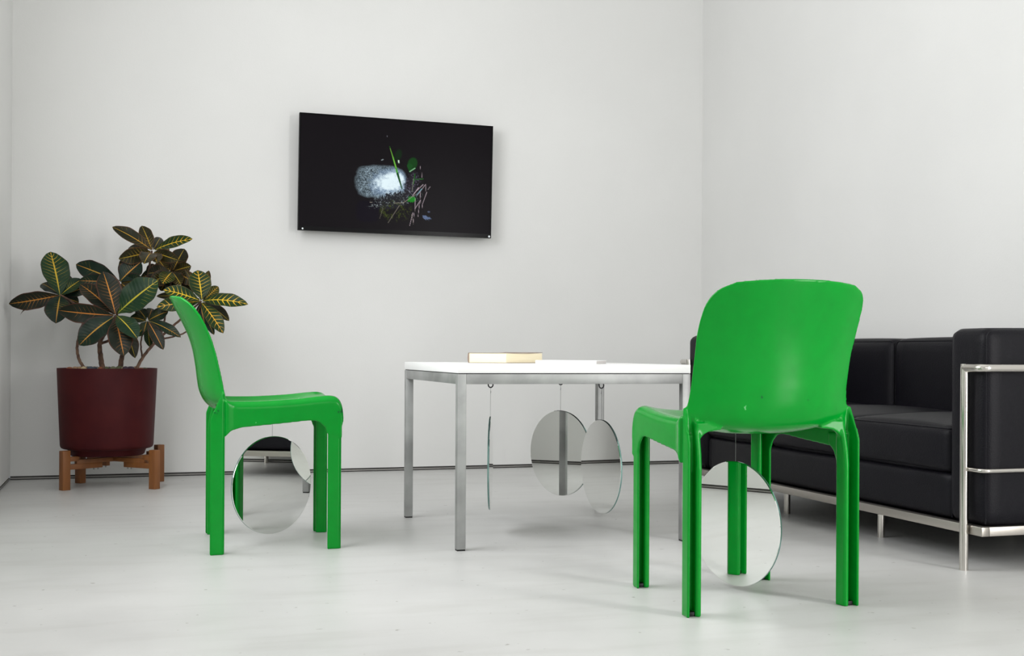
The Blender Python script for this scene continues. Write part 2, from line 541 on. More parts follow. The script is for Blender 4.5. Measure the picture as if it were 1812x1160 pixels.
def make_chair(name, label, loc, rz):
    root = empty(name, label, 'chair', loc, rz, 'green moulded chairs')
    for k in ('backrest', 'seat', 'leg0', 'leg1', 'leg2', 'leg3'):
        nm = k.rstrip('0123')
        o = bpy.data.objects.new(nm, CM[k]); C.objects.link(o); o.parent = root
        if nm == 'leg':
            i = int(k[-1]); x0, x1 = (.000, .042) if i < 2 else (.338, .380); sg = -1 if i % 2 == 0 else 1
            q = MB(); ya = sorted((sg * (wline(x1) - .006), sg * (wline(x1) - .022)))
            q.box(x0 + .012, x1 - .007, ya[0], ya[1], .0002, .010, b=.001)
            q.build('foot_pad', m_black, o)
    return root


chair_a = make_chair('green_chair', 'glossy green moulded plastic chair seen from the side, in front of the burgundy plant pot', (.221, 3.761, 0), -0.030)
chair_b = make_chair('green_chair', 'glossy green moulded plastic chair seen from behind, in front of the black sofa', (1.3915, 2.425, 0), 1.590)
chair_b_rot = 1.590

# ------------------------------------------------------------------ table
tx, ty, trot, TA, TB, TZ = .912, 3.424, -0.012, .745, .765, .5475
tab = empty('coffee_table', 'low square table with white laminate top on satin square steel legs', 'table', (tx, ty, 0), trot)
q = MB(); q.box(0, TA, 0, TB, TZ - .026, TZ, b=.0008); q.build('tabletop', m_white, tab)
q = MB(); q.box(.003, TA - .003, .003, TB - .003, TZ - .0285, TZ - .026); q.build('edge_shadow_strip', m_black, tab)
LG = .0265; ZF = TZ - .0285
for (a, c) in ((0, 0), (1, 0), (0, 1), (1, 1)):
    x0 = 0 if not a else TA - LG; y0 = 0 if not c else TB - LG
    q = MB(); q.box(x0, x0 + LG, y0, y0 + LG, .004, ZF, b=.0015); lg = q.build('leg', m_steel, tab)
    q = MB(); q.box(x0 + .001, x0 + LG - .001, y0 + .001, y0 + LG - .001, 0, .004); q.build('foot_cap', m_black, lg)
RH = .030
for (x0, x1, y0, y1) in ((LG, TA - LG, .001, .021), (LG, TA - LG, TB - .021, TB - .001), (.001, .021, LG, TB - LG), (TA - .021, TA - .001, LG, TB - LG)):
    q = MB(); q.box(x0, x1, y0, y1, ZF - RH, ZF, b=.001); q.build('frame_rail', m_steel, tab)
ct, st_ = math.cos(trot), math.sin(trot)


def to_table(x, y):
    dx, dy = x - tx, y - ty
    return (dx * ct + dy * st_, -dx * st_ + dy * ct)


# ------------------------------------------------------------------ mirrors
def mirror(label, centre, cam_heading_deg, ztop, r=.15):
    """disc with a silvered front face, hanging on a wire; heading of the face normal in camera axes"""
    cx, cy, cz = centre
    root = empty('round_mirror', label, 'mirror', (cx, cy, cz), math.radians(cam_heading_deg) - TH, 'round mirrors hanging on wires')
    n = 160; V = []; Fc = []; mi = []
    # silvering on the +x side
    for (x, rr) in ((.0030, r - .0016), (.0021, r), (-.0021, r), (-.0030, r - .0012)):
        for k in range(n):
            a = 2 * math.pi * k / n; V.append((x, rr * math.cos(a), rr * math.sin(a)))
    Fc.append(tuple(range(n))); mi.append(0)
    for i in range(3):
        for k in range(n):
            Fc.append((i * n + k, i * n + (k + 1) % n, (i + 1) * n + (k + 1) % n, (i + 1) * n + k)); mi.append(0 if i == 0 else 1)
    Fc.append(tuple(3 * n + k for k in range(n))); mi.append(0)
    make('glass_disc', V, Fc, [m_mirror, m_rim], root, angle=12, midx=mi)
    q = MB(); q.tube([(0, 0, r - .0005), (0, 0, ztop - cz)], .0006, n=6)
    q.tube([(0, 0, ztop - cz - .008), (.001, .0015, ztop - cz - .012), (0, -.0015, ztop - cz - .016)], .0009, n=6)
    q.build('wire', m_wire, root)
    return root


def hook_at(x, y, parent):
    q = MB()
    lx, ly = to_table(x, y); lx -= .008; ly += .001
    z0 = ZF + .002
    pts = [(lx, ly, z0), (lx, ly, z0 - .040)]
    for k in range(9):
        a = math.pi * k / 8 * 1.15
        pts.append((lx + .008 - .008 * math.cos(a), ly - .001, z0 - .042 - .009 * math.sin(a)))
    q.tube(pts, .0021, n=8); q.build('cup_hook', m_hook, parent)
    return z0 - .0534


def hang(px, py, Z):
    return at(px, py, Z)


p = hang(481.5, 857.5, 3.725)
mirror('round mirror hanging from the side-view green chair, reflecting the sofa base', p, -78.7 + 37.1, .401)
p = hang(867.5, 818.5, 3.885); zt_ = hook_at(p.x, p.y, tab)
mirror('round mirror seen edge-on, hanging under the left of the table', p, -1.4, zt_)
p = hang(991.5, 801, 4.26); zt_ = hook_at(p.x, p.y, tab)
mirror('round mirror under the table reflecting a steel leg, behind another mirror', p, -92.3 - 44.9, zt_)
p = hang(1063.5, 825, 3.866); zt_ = hook_at(p.x, p.y, tab)
mirror('round mirror under the table nearest the right chair, narrow oval overlapping the next one', p, -94.2 - 64.9, zt_)
p = hang(1301, 925.5, 2.98)
mirror('round mirror hanging from the green chair by the sofa, reflecting a green leg', p, -100.4 - 45.6, .400, .153)

# ------------------------------------------------------------------ books
def book(name, label, corner, head_deg, Lx, Ly, th, m_c, m_p, paperback=True):
    root = empty(name, label, 'book', corner, math.radians(head_deg))
    ct_ = .0012
    q = MB(); q.box(.002, Lx - .001, .001, Ly - .001, ct_, th - ct_, b=.0004); q.build('pages', m_p, root)
    q = MB()
    n = 8
    # cover wraps: bottom, spine and top
    q.box(0, Lx, 0, Ly, 0, ct_, b=.0003)
    # gently bowed top cover
    V = []; Fc = []
    for i in range(n + 1):
        t = i / n; x = Lx * t
        dz = -.0018 * math.sin(math.pi * t) + .002 * t ** 3
        if not paperback: dz = 0
        for (y, z) in ((0, th - ct_ + dz), (Ly, th - ct_ + dz), (Ly, th + dz), (0, th + dz)): V.append((x, y, z))
    for i in range(n):
        a = i * 4
        for k in range(4): Fc.append((a + k, a + (k + 1) % 4, a + 4 + (k + 1) % 4, a + 4 + k))
    Fc += [(0, 1, 2, 3), (n * 4 + 3, n * 4 + 2, n * 4 + 1, n * 4)]
    q.add(V, Fc)
    return root, q


# thick paperback: spine at its far left end
bk, q = book('thick_book', 'thick paperback with cream page edges, lying flat on the white table', (0, 0, TZ + .0002), 0, .215, .155, .034, m_cover, m_paper)
bk.location = (1.165, 3.765, TZ + .0002); bk.rotation_euler = (0, 0, math.radians(37.5))
poly = [(0.1535, .0005), (.156, .003), (.1575, .010), (.1578, .017), (.1575, .024), (.156, .031), (.1535, .0335), (.152, .0335), (.152, .0005)]
q.prism(poly, 'x', 0, .215); q.build('cover', m_cover, bk)
bk2, q = book('thin_book', 'thin white booklet lying on the table in front of the thick paperback', (1.206, 3.585, TZ + .0002), -34.5, .195, .14, .0115, m_whitecover, m_greypaper, False)
q.box(0, .195, -.001, .0005, 0, .0115, b=.0003)
q.build('cover', m_whitecover, bk2)

# ------------------------------------------------------------------ sofa
sofa = empty('sofa', 'black leather three-seat sofa in a polished chrome tube frame against the right wall', 'sofa', (2.5, 3.607, 0))
SX, SY = 2.5, 3.607
XF, XBK = 2.155 - SX, 2.862 - SX
Y0, Y1 = 2.685 - SY, 4.529 - SY
LI = .072                              # legs stand this far in from the side rails
YA0, YA1 = Y0 + LI, Y1 - LI
ZT, ZM = .548, .274
q = MB()
tops = arc_path([(XF, YA0, ZT), (XF, Y0, ZT), (XBK, Y0, ZT), (XBK, Y1, ZT), (XF, Y1, ZT), (XF, YA1, ZT)], .022, 6)
q.tube(tops, .0115, n=18); q.build('top_rail', m_chrome, sofa)
q = MB()
mids = arc_path([(XF + .006, YA0, ZM), (XF + .006, Y0 + .004, ZM), (XBK, Y0 + .004, ZM), (XBK, Y1 - .004, ZM), (XF + .006, Y1 - .004, ZM), (XF + .006, YA1, ZM)], .022, 6)
q.tube(mids, .0062, n=12); q.build('middle_rail', m_chrome, sofa)
for (x, y, zt_) in ((XF, YA0, ZT), (XF, YA1, ZT), (XBK, YA0, ZT), (XBK, YA1, ZT)):
    q = MB(); q.tube([(x, y, 0), (x, y, .004), (x, y, zt_ - .004), (x, y, zt_ + .0105)], [.0115, .0118, .0118, .0105], n=20)
    q.build('leg', m_chrome, sofa)
q = MB()
for (y) in (Y0 + .062,): pass
for (x, y) in ((2.285 - SX, 3.325 - SY), (2.285 - SX, 3.905 - SY), (XBK - .08, 3.325 - SY), (XBK - .08, 3.905 - SY)):
    q = MB(); q.tube([(x, y, 0), (x, y, .10)], .0115, n=20); q.build('leg', m_chrome, sofa)
# bottom frame of flat bar
XC = 2.172 - SX; YC0 = 2.702 - SY; YC1 = 4.512 - SY; XCB = 2.84 - SX
for nm, (x0, x1, y0, y1) in (('a', (XC - .003, XC + .022, YC0, YC1)), ('b', (XCB - .02, XCB, YC0, YC1)), ('c', (XC + .022, XCB - .02, YC0, YC0 + .025)), ('d', (XC + .022, XCB - .02, YC1 - .025, YC1))):
    q = MB(); q.box(x0, x1, y0, y1, .097, .122, b=.002); q.build('bottom_rail', m_satin, sofa)
q = MB(); q.box(XC + .02, XCB - .02, YC0 + .02, YC1 - .02, .112, .121); q.build('base_panel', m_black, sofa)


def cushion(name, x0, x1, y0, y1, z0, z1, r, puff, pipe=None):
    q = MB(); q.rbox(x0, x1, y0, y1, z0, z1, r, puff, n=16); o = q.build(name, m_leather, sofa, angle=80)
    if pipe:
        e = r * .28
        for z in pipe:
            q = MB()
            P = arc_path([(x0 + e, (y0 + y1) / 2, z), (x0 + e, y0 + e, z), (x1 - e, y0 + e, z), (x1 - e, y1 - e, z), (x0 + e, y1 - e, z), (x0 + e, (y0 + y1) / 2, z)], r * .8, 5)
            q.tube(P, .0028, n=8, cap=False); q.build('piping', m_leather, o)
    return o


AT = .153
ar0 = (YC0 - .004, YC0 + AT); ar1 = (YC1 - AT, YC1 + .004)
XA = 2.178 - SX; XBB = 2.846 - SX
cushion('arm_cushion', XA, XBB, ar0[0] + .002, ar0[1], .123, .655, .028, (.004, .0, .004))
cushion('arm_cushion', XA, XBB, ar1[0], ar1[1] - .002, .123, .655, .028, (.004, .0, .004))
for o_y in (ar0, ar1):
    # seam lines on the front and top of each arm
    pass
yi0, yi1 = ar0[1] + .002, ar1[0] - .002
w3 = (yi1 - yi0) / 3
XBC = 2.70 - SX
cushion('base_cushion', XA + .012, XBB - .02, yi0, yi1, .123, .252, .02, (.003, 0, 0))
for k in range(3):
    a = yi0 + k * w3 + .001; c = a + w3 - .002
    cushion('seat_cushion', XA + .006, XBC + .01, a, c, .254, .382, .022, (.006, .0, .026), pipe=(.376,))
    cushion('back_cushion', XBC, XBB, a, c, .256, .640, .028, (.012, .0, .006), pipe=None)
    q = MB()
    q.tube(arc_path([(XBC + .008, a + .008, .40), (XBC + .008, a + .008, .632), (XBC + .008, c - .008, .632), (XBC + .008, c - .008, .40)], .02, 5), .0026, n=8)
    q.build('piping', m_leather, sofa)
for (a, c) in (ar0, ar1):
    q = MB()
    for yy in (a + .012, c - .008):
        q.tube(arc_path([(XA + .009, yy, .13), (XA + .009, yy, .646), (XBB - .01, yy, .646), (XBB - .01, yy, .4)], .02, 5), .0024, n=8)
    q.build('piping', m_leather, sofa)

# ------------------------------------------------------------------ television
tl = at(529, 199, 5.71); tr = at(871, 224, 5.99); bl = at(527, 408, 5.73); br_ = at(867, 421.5, 6.01)
TVW = (tr - tl).length; TVH = .5535
ctr = Vector((1.2315, 5.745, 1.432))
ctr = (tl + tr + bl + br_) / 4; ctr.y = 5.745
tv = empty('television', 'wall-mounted flat television showing a lit rock with grass in the dark', 'television', ctr)
tv.rotation_euler = (math.radians(1.2), math.radians(0.45), 0)
W2, H2 = .4755, .277
bez = .006; chin = .020
q = MB()
q.box(-W2, W2, 0.0, .022, -H2, H2, b=.002)
q.build('casing', m_black, tv)
q = MB()
q.box(-W2, -W2 + bez, -.004, .002, -H2, H2); q.box(W2 - bez, W2, -.004, .002, -H2, H2)
q.box(-W2 + bez, W2 - bez, -.004, .002, H2 - bez, H2); q.box(-W2 + bez, W2 - bez, -.004, .002, -H2, -H2 + chin)
m_bez = mat('gloss black bezel', srgb(6, 5, 7), 0.2, spec=0.08)
bzo = q.build('bezel', m_bez, tv, smooth=False)
q = MB(); q.box(-.24, .24, .022, .05, -.2, .12, b=.006); q.build('back_housing', m_black, tv)
q = MB(); q.box(-.10, .10, .05, YB - ctr.y - .008, -.1, .1, b=.002); q.build('wall_bracket', m_black, tv)

# the picture on the screen, one colour per vertex of a fine grid
NX, NY = 420, 236
sx = np.linspace(0, 1, NX)[None, :].repeat(NY, 0); sy = np.linspace(0, 1, NY)[:, None].repeat(NX, 1)
rng = np.random.RandomState(3)


def vnoise(fx, fy, seed):
    r = np.random.RandomState(seed); g = r.rand(fy + 2, fx + 2)
    X = sx * fx; Y = sy * fy; xi = np.minimum(X.astype(int), fx - 1); yi = np.minimum(Y.astype(int), fy - 1); a = X - xi; c = Y - yi
    a = a * a * (3 - 2 * a); c = c * c * (3 - 2 * c)
    return (g[yi, xi] * (1 - a) + g[yi, xi + 1] * a) * (1 - c) + (g[yi + 1, xi] * (1 - a) + g[yi + 1, xi + 1] * a) * c


def crop_st(x, y):          # crop pixel of the study of the screen -> screen coordinates
    s = (x - 82) / 1462; top = 85 + 104 * s; bot = 980 + 58 * s
    return s, (y - top) / (bot - top)


img = np.zeros((NY, NX, 3)); img[:] = (0.0035, 0.0026, 0.0036)
AS = 1.72


def lay(mask, col, k=1.0):
    global img
    mk = np.clip(mask, 0, 1)[..., None] * k
    img = img * (1 - mk) + np.array(col) * mk


def blob(cx, cy, rx, ry, p=2.0, ang=0):
    X = (sx - cx); Y = (sy - cy) / AS
    c, s_ = math.cos(ang), math.sin(ang)
    U = (X * c + Y * s_) / rx; V = (-X * s_ + Y * c) / ry
    return (np.abs(U) ** p + np.abs(V) ** p) ** (1 / p)


def line(x0, y0, x1, y1, w0, w1, col, k=1.0):
    a = crop_st(x0, y0); c = crop_st(x1, y1)
    ax, ay, bx, by = a[0], a[1] / AS, c[0], c[1] / AS
    dx, dy = bx - ax, by - ay; L2 = dx * dx + dy * dy
    t = np.clip(((sx - ax) * dx + (sy / AS - ay) * dy) / L2, 0, 1)
    d = np.hypot(sx - ax - t * dx, sy / AS - ay - t * dy)
    wd = (w0 + (w1 - w0) * t) / 1462
    lay(np.clip((wd - d) / .0012 + .5, 0, 1), col, k)


fine = vnoise(210, 118, 1); mid = vnoise(80, 45, 2); big = vnoise(24, 14, 5)
# rock
s0, t0 = crop_st(690, 628)
d = blob(s0, t0, 200 / 1462, 135 / 1462, 3.6, 0.03) + (big - .5) * .12 + (mid - .5) * .06
lay(np.clip((1.02 - d) / .1, 0, 1), (.05, .065, .075))
rock = np.clip((1.0 - d) / .18, 0, 1)
rn = rng.rand(NY, NX)
sp_ = np.clip(fine * .5 + mid * .3 + big * .3 + rn * .8 - .80, 0, 1) * 2.0 + .03
c_ = np.stack([.22 * sp_ + .02, .29 * sp_ + .03, .34 * sp_ + .035], -1)
img = img * (1 - rock[..., None]) + c_ * rock[..., None]
s1, t1 = crop_st(770, 630)
d2 = blob(s1, t1, 180 / 1462, 122 / 1462, 2.0, -.25) + (mid - .5) * .3
lit = np.clip((1.05 - d2) / .75, 0, 1) * rock
lay(np.clip(lit * (1.0 + .5 * rn), 0, 1), (.28, .42, .62), .85)
lay(np.clip((lit + .25 * (rn - .5) + .3 * (big - .5) - .38) * 2.0, 0, 1), (.80, .95, 1.0), 1)
# dark mossy ledge cutting the rock's lower right
P0 = crop_st(650, 760); P1 = crop_st(905, 560)
dx_, dy_ = P1[0] - P0[0], (P1[1] - P0[1]) / AS
ledge = ((sx - P0[0]) * dy_ - (sy / AS - P0[1] / AS) * dx_)
curve = blob(*crop_st(800, 800), 190 / 1462, 140 / 1462, 2, -.35) + (mid - .5) * .25
sx0, sy0 = crop_st(900, 700)
moss = np.clip((1 - blob(*crop_st(790, 770), 165 / 1462, 62 / 1462, 2, -.32) - (fine - .5) * .5) / .12, 0, 1)
lay(moss, (.012, .012, .016), .97)
moss2 = np.clip((1 - blob(*crop_st(915, 650), 45 / 1462, 105 / 1462, 2, .3) - (fine - .5) * .6) / .15, 0, 1)
lay(moss2, (.014, .012, .018), .95)
spk = np.clip((fine * .6 + rng.rand(NY, NX) * .55 - .82) * 7, 0, 1)
reg = np.clip((1.1 - blob(*crop_st(810, 755), 200 / 1462, 66 / 1462, 2, -.2)) / .3, 0, 1)
lay(spk * reg, (.30, .36, .38), .8)
reg = np.clip((1.1 - blob(*crop_st(930, 650), 60 / 1462, 110 / 1462, 2, .1)) / .3, 0, 1)
lay(spk * reg, (.22, .2, .3), .6)
reg = np.clip((1.1 - blob(*crop_st(800, 850), 130 / 1462, 90 / 1462, 2, 0)) / .4, 0, 1)
lay(np.clip(mid * fine * 2.4 - .5, 0, 1) * reg, (.045, .06, .008), 1)
lay(np.clip((1.0 - blob(*crop_st(590, 860), 95 / 1462, 90 / 1462, 4)) / .2, 0, 1), (.002, .001, .006), .8)
# leaves and blades
lay(np.clip((1 - blob(*crop_st(815, 410), 30 / 1462, 52 / 1462, 2, .25)) / .3, 0, 1), (.002, .018, .003), .9)
lay(np.clip((1 - blob(*crop_st(925, 480), 40 / 1462, 55 / 1462, 2, .3)) / .2, 0, 1), (.003, .05, .005), .95)
line(905, 545, 905, 500, 4, 22, (.004, .07, .008), .8); line(905, 542, 945, 515, 3, 3, (.35, .75, .4), .8)
line(748, 342, 775, 430, 1, 5, (.03, .22, .015)); line(775, 430, 812, 560, 5, 7, (.06, .34, .03)); line(812, 560, 848, 680, 9, 4, (.004, .07, .012))
line(752, 360, 800, 510, 1, 2, (.45, .75, .1), .6)
line(818, 455, 820, 470, 5, 5, (.6, .8, .6)); line(688, 452, 700, 446, 3, 3, (.3, .36, .38)); line(728, 258, 728, 266, 2, 2, (.2, .2, .24))
lay(np.clip((1 - blob(*crop_st(925, 762), 34 / 1462, 24 / 1462, 2, -.3) - (fine - .5) * .6) / .2, 0, 1), (.008, .22, .012), .95)
line(945, 560, 935, 640, 3, 3, (.01, .12, .01)); line(940, 605, 1010, 600, 2, 3, (.02, .15, .02)); line(935, 600, 925, 700, 2, 2, (.25, .28, .2), .7)
pink = (.62, .50, .56); pale = (.4, .46, .48)
for (a, c, e_, g, wd) in ((985, 500, 987, 525, 1.5), (998, 545, 1000, 590, 1.5), (1010, 645, 940, 715, 3.5), (1028, 645, 968, 728, 2.5),
                          (975, 670, 930, 735, 4), (988, 700, 992, 790, 2), (992, 770, 950, 838, 3), (1040, 705, 1008, 800, 2.5), (1008, 800, 1005, 835, 2),
                          (1065, 662, 1048, 685, 2), (985, 790, 975, 900, 2), (950, 755, 952, 860, 1.5), (935, 870, 912, 972, 2.5), (925, 880, 940, 960, 1.5), (945, 870, 938, 965, 1.5),
                          (830, 812, 745, 952, 2.2), (790, 792, 860, 792, 3), (860, 790, 960, 720, 3), (705, 830, 682, 915, 1.2), (1030, 640, 1032, 700, 1.2), (605, 787, 622, 788, 2.5)):
    line(a, c, e_, g, wd * .6, wd * .4, pink if a > 930 else (.34, .3, .24), .9)
line(1000, 680, 960, 730, 3, 2, (.2, .5, .6), .7); lay(spk * np.clip((1.2 - blob(*crop_st(650, 812), 60 / 1462, 22 / 1462, 2, -.2)) / .3, 0, 1), pale, .8)
reg = np.clip((1 - blob(*crop_st(1040, 910), 34 / 1462, 16 / 1462, 2, .2) - (fine - .5) * .9) / .3, 0, 1)
lay(reg, (.12, .17, .3), .9); lay(np.clip((1 - blob(*crop_st(1058, 862), 12 / 1462, 8 / 1462, 2)) / .3, 0, 1), (.08, .1, .16), .8)

gx0, gx1, gz0, gz1 = -W2 + bez, W2 - bez, H2 - bez, -H2 + chin
me = bpy.data.meshes.new('screen')
vv = np.zeros((NY * NX, 3)); vv[:, 0] = (gx0 + (gx1 - gx0) * sx).ravel(); vv[:, 1] = -.0015; vv[:, 2] = (gz0 + (gz1 - gz0) * sy).ravel()
idx = np.arange(NY * NX).reshape(NY, NX)
ff = np.stack([idx[:-1, :-1], idx[1:, :-1], idx[1:, 1:], idx[:-1, 1:]], -1).reshape(-1, 4)
me.from_pydata(vv.tolist(), [], ff.tolist())
ca = me.color_attributes.new('picture', 'FLOAT_COLOR', 'POINT')
ca.data.foreach_set('color', np.concatenate([img.reshape(-1, 3), np.ones((NY * NX, 1))], 1).ravel().astype(np.float32))
m_scr = mat('lit display', srgb(12, 10, 12), 0.25, spec=0.04)
nt, N, L, b = nodes(m_scr)
an = N.new('ShaderNodeAttribute'); an.attribute_name = 'picture'
L.new(an.outputs['Color'], b.inputs['Emission Color']); b.inputs['Emission Strength'].default_value = 1.0
me.materials.append(m_scr)
so = bpy.data.objects.new('screen', me); C.objects.link(so); so.parent = tv
m_dot = mat('white sticker', srgb(225, 232, 235), 0.4)
for (x, rr) in ((-W2 + .022, .0042), (W2 - .010, .0052)):
    q = MB(); n = 20
    V = [(x + rr * math.cos(2 * math.pi * k / n), yy, -H2 + .0085 + rr * math.sin(2 * math.pi * k / n)) for yy in (-.0046, -.0039) for k in range(n)]
    q.add(V, [tuple(range(n)), tuple(range(n, 2 * n))] + [(k, (k + 1) % n, n + (k + 1) % n, n + k) for k in range(n)])
    q.build('sticker', m_dot, tv)

# ------------------------------------------------------------------ hairline crack in the floor
rc = random.Random(9); q = MB()
A_ = at(1395, 948, 4.0); B_ = at(1480, 946, 4.05)
A_ = Vector((1.93, 3.42, 0)); B_ = Vector((2.14, 3.31, 0)); nseg = 22; V = []; Fc = []
for i in range(nseg + 1):
    p_ = A_.lerp(B_, i / nseg); j = rc.uniform(-.004, .004); wd = rc.uniform(.0006, .0018)
    V += [(p_.x + j, p_.y + j - wd, .0004), (p_.x + j, p_.y + j + wd, .0004)]
for i in range(nseg): Fc.append((2 * i, 2 * i + 1, 2 * i + 3, 2 * i + 2))
q.add(V, Fc); ck = q.build('hairline_crack', mat('pale filler', srgb(220, 220, 218), .8), bpy.data.objects['floor'], smooth=False)

# ------------------------------------------------------------------ plant stand
PX, PY = -.0975, 5.478
stand = empty('plant_stand', 'small wooden cross-braced plant stand under the burgundy pot', 'plant stand', (PX, PY, 0))
feet = [(at(115, 866, 5.05)), (at(272, 863, 5.08)), (at(142, 855, 5.34)), (at(281, 852, 5.38))]
feet = [Vector((-.262 - PX, 5.355 - PY)), Vector((.095 - PX, 5.31 - PY)), Vector((-.211 - PX, 5.63 - PY)), Vector((.120 - PX, 5.61 - PY))]
for (a, c) in ((0, 3), (1, 2)):
    A, B = feet[a], feet[c]; dvec = (B - A).normalized(); per = Vector((-dvec.y, dvec.x)); Ln = (B - A).length
    for P_ in (A, B):
        q = MB(); q.box(-.0175, .0175, -.0155, .0155, 0, .164, b=.002)
        for v in q.v:
            x, y = v.x, v.y; v.x = P_.x + x * dvec.x + y * per.x; v.y = P_.y + x * dvec.y + y * per.y
        q.build('leg', m_wood, stand)
    off = 0.0 if a == 0 else 0.0005
    def bar(t0_, t1_, z0, z1, hw=.010, nm='crossbar'):
        q = MB(); q.box(t0_, t1_, -hw, hw, z0 + off, z1 + off, b=.001)
        for v in q.v:
            x, y = v.x, v.y; v.x = A.x + x * dvec.x + y * per.x; v.y = A.y + x * dvec.y + y * per.y
        return q.build(nm, m_wood, stand)
    bar(.05, Ln - .05, .106, .124); bar(.0175, .17, .084, .106); bar(Ln - .17, Ln - .0175, .084, .106)
    bar(.0175, .06, .118, .138); bar(Ln - .06, Ln - .0175, .118, .138)
    for t in (.135, .155, Ln - .135, Ln - .155):
        q = MB(); p_ = A + dvec * t; q.tube([(p_.x, p_.y, .0845), (p_.x, p_.y, .077)], .004, n=6)
        q.build('bolt', m_steel, stand)

# ------------------------------------------------------------------ plant
plant = empty('potted_croton', 'croton with yellow-veined dark leaves in a burgundy cylindrical pot', 'plant', (PX, PY, .1395))
PZ = .1395
q = MB()
prof = [(.0, -.004), (.148, -.004), (.154, .000), (.160, .018), (.163, .0225), (.180, .0255), (.187, .029), (.1905, .036), (.1915, .044), (.2055, .3655), (.2048, .367), (.202, .3655), (.188, .08), (.0, .07)]
q.lathe(prof, n=96); q.build('pot', m_pot, plant, angle=40)
q = MB()
n = 48; V = [(0, 0, .352)]; Fc = []
for i in range(1, 9):
    for k in range(n):
        a = 2 * math.pi * k / n; rr = .201 * i / 8
        V.append((rr * math.cos(a), rr * math.sin(a), .352 + (.006 * noise.noise(Vector((rr * math.cos(a) * 30, rr * math.sin(a) * 30, 0)))) - .002 * i / 8))
for k in range(n): Fc.append((0, 1 + k, 1 + (k + 1) % n))
for i in range(7):
    for k in range(n): Fc.append((1 + i * n + k, 1 + (i + 1) * n + k, 1 + (i + 1) * n + (k + 1) % n, 1 + i * n + (k + 1) % n))
q.add(V, Fc); q.build('soil', m_soil, plant)
pebc = [mat('pebble stone ' + w_, srgb(*c), .7) for w_, c in (('tan', (150, 120, 90)), ('slate', (70, 80, 92)), ('olive', (95, 100, 70)), ('cream', (190, 172, 135)), ('rust', (140, 84, 54)), ('plum', (66, 52, 68)))]
rr_ = random.Random(4)
peb_px = [(133, 0), (141, 0), (160, 1), (168, 1), (188, 2), (200, 2), (211, 2), (226, 5), (236, 5), (249, 3), (259, 4), (266, 4), (148, 3), (178, 4), (219, 3)]
for i, (px, k) in enumerate(peb_px + [(rr_.uniform(120, 262), rr_.randrange(6)) for _ in range(30)]):
    Zp = 5.04 + rr_.uniform(0, .05) if i < 15 else rr_.uniform(5.05, 5.33)
    pt = at(px, 650, Zp); x, y = pt.x - PX, pt.y - PY
    l_ = math.hypot(x, y)
    if l_ > .184: x *= .183 / l_; y *= .183 / l_
    bm = bmesh.new(); bmesh.ops.create_icosphere(bm, subdivisions=2, radius=1)
    s3 = (rr_.uniform(.010, .017), rr_.uniform(.010, .015), rr_.uniform(.007, .011))
    for v in bm.verts:
        v.co *= 1 + .18 * noise.noise(v.co * 1.3 + Vector((i * 3.1, 0, 0)))
        v.co = Vector((v.co.x * s3[0] + x, v.co.y * s3[1] + y, v.co.z * s3[2] + .363 + (.004 if i < 15 else 0)))
    bm.verts.ensure_lookup_table()
    make('pebble', [v.co.copy() for v in bm.verts], [[v.index for v in f.verts] for f in bm.faces], pebc[k], plant, angle=80); bm.free()


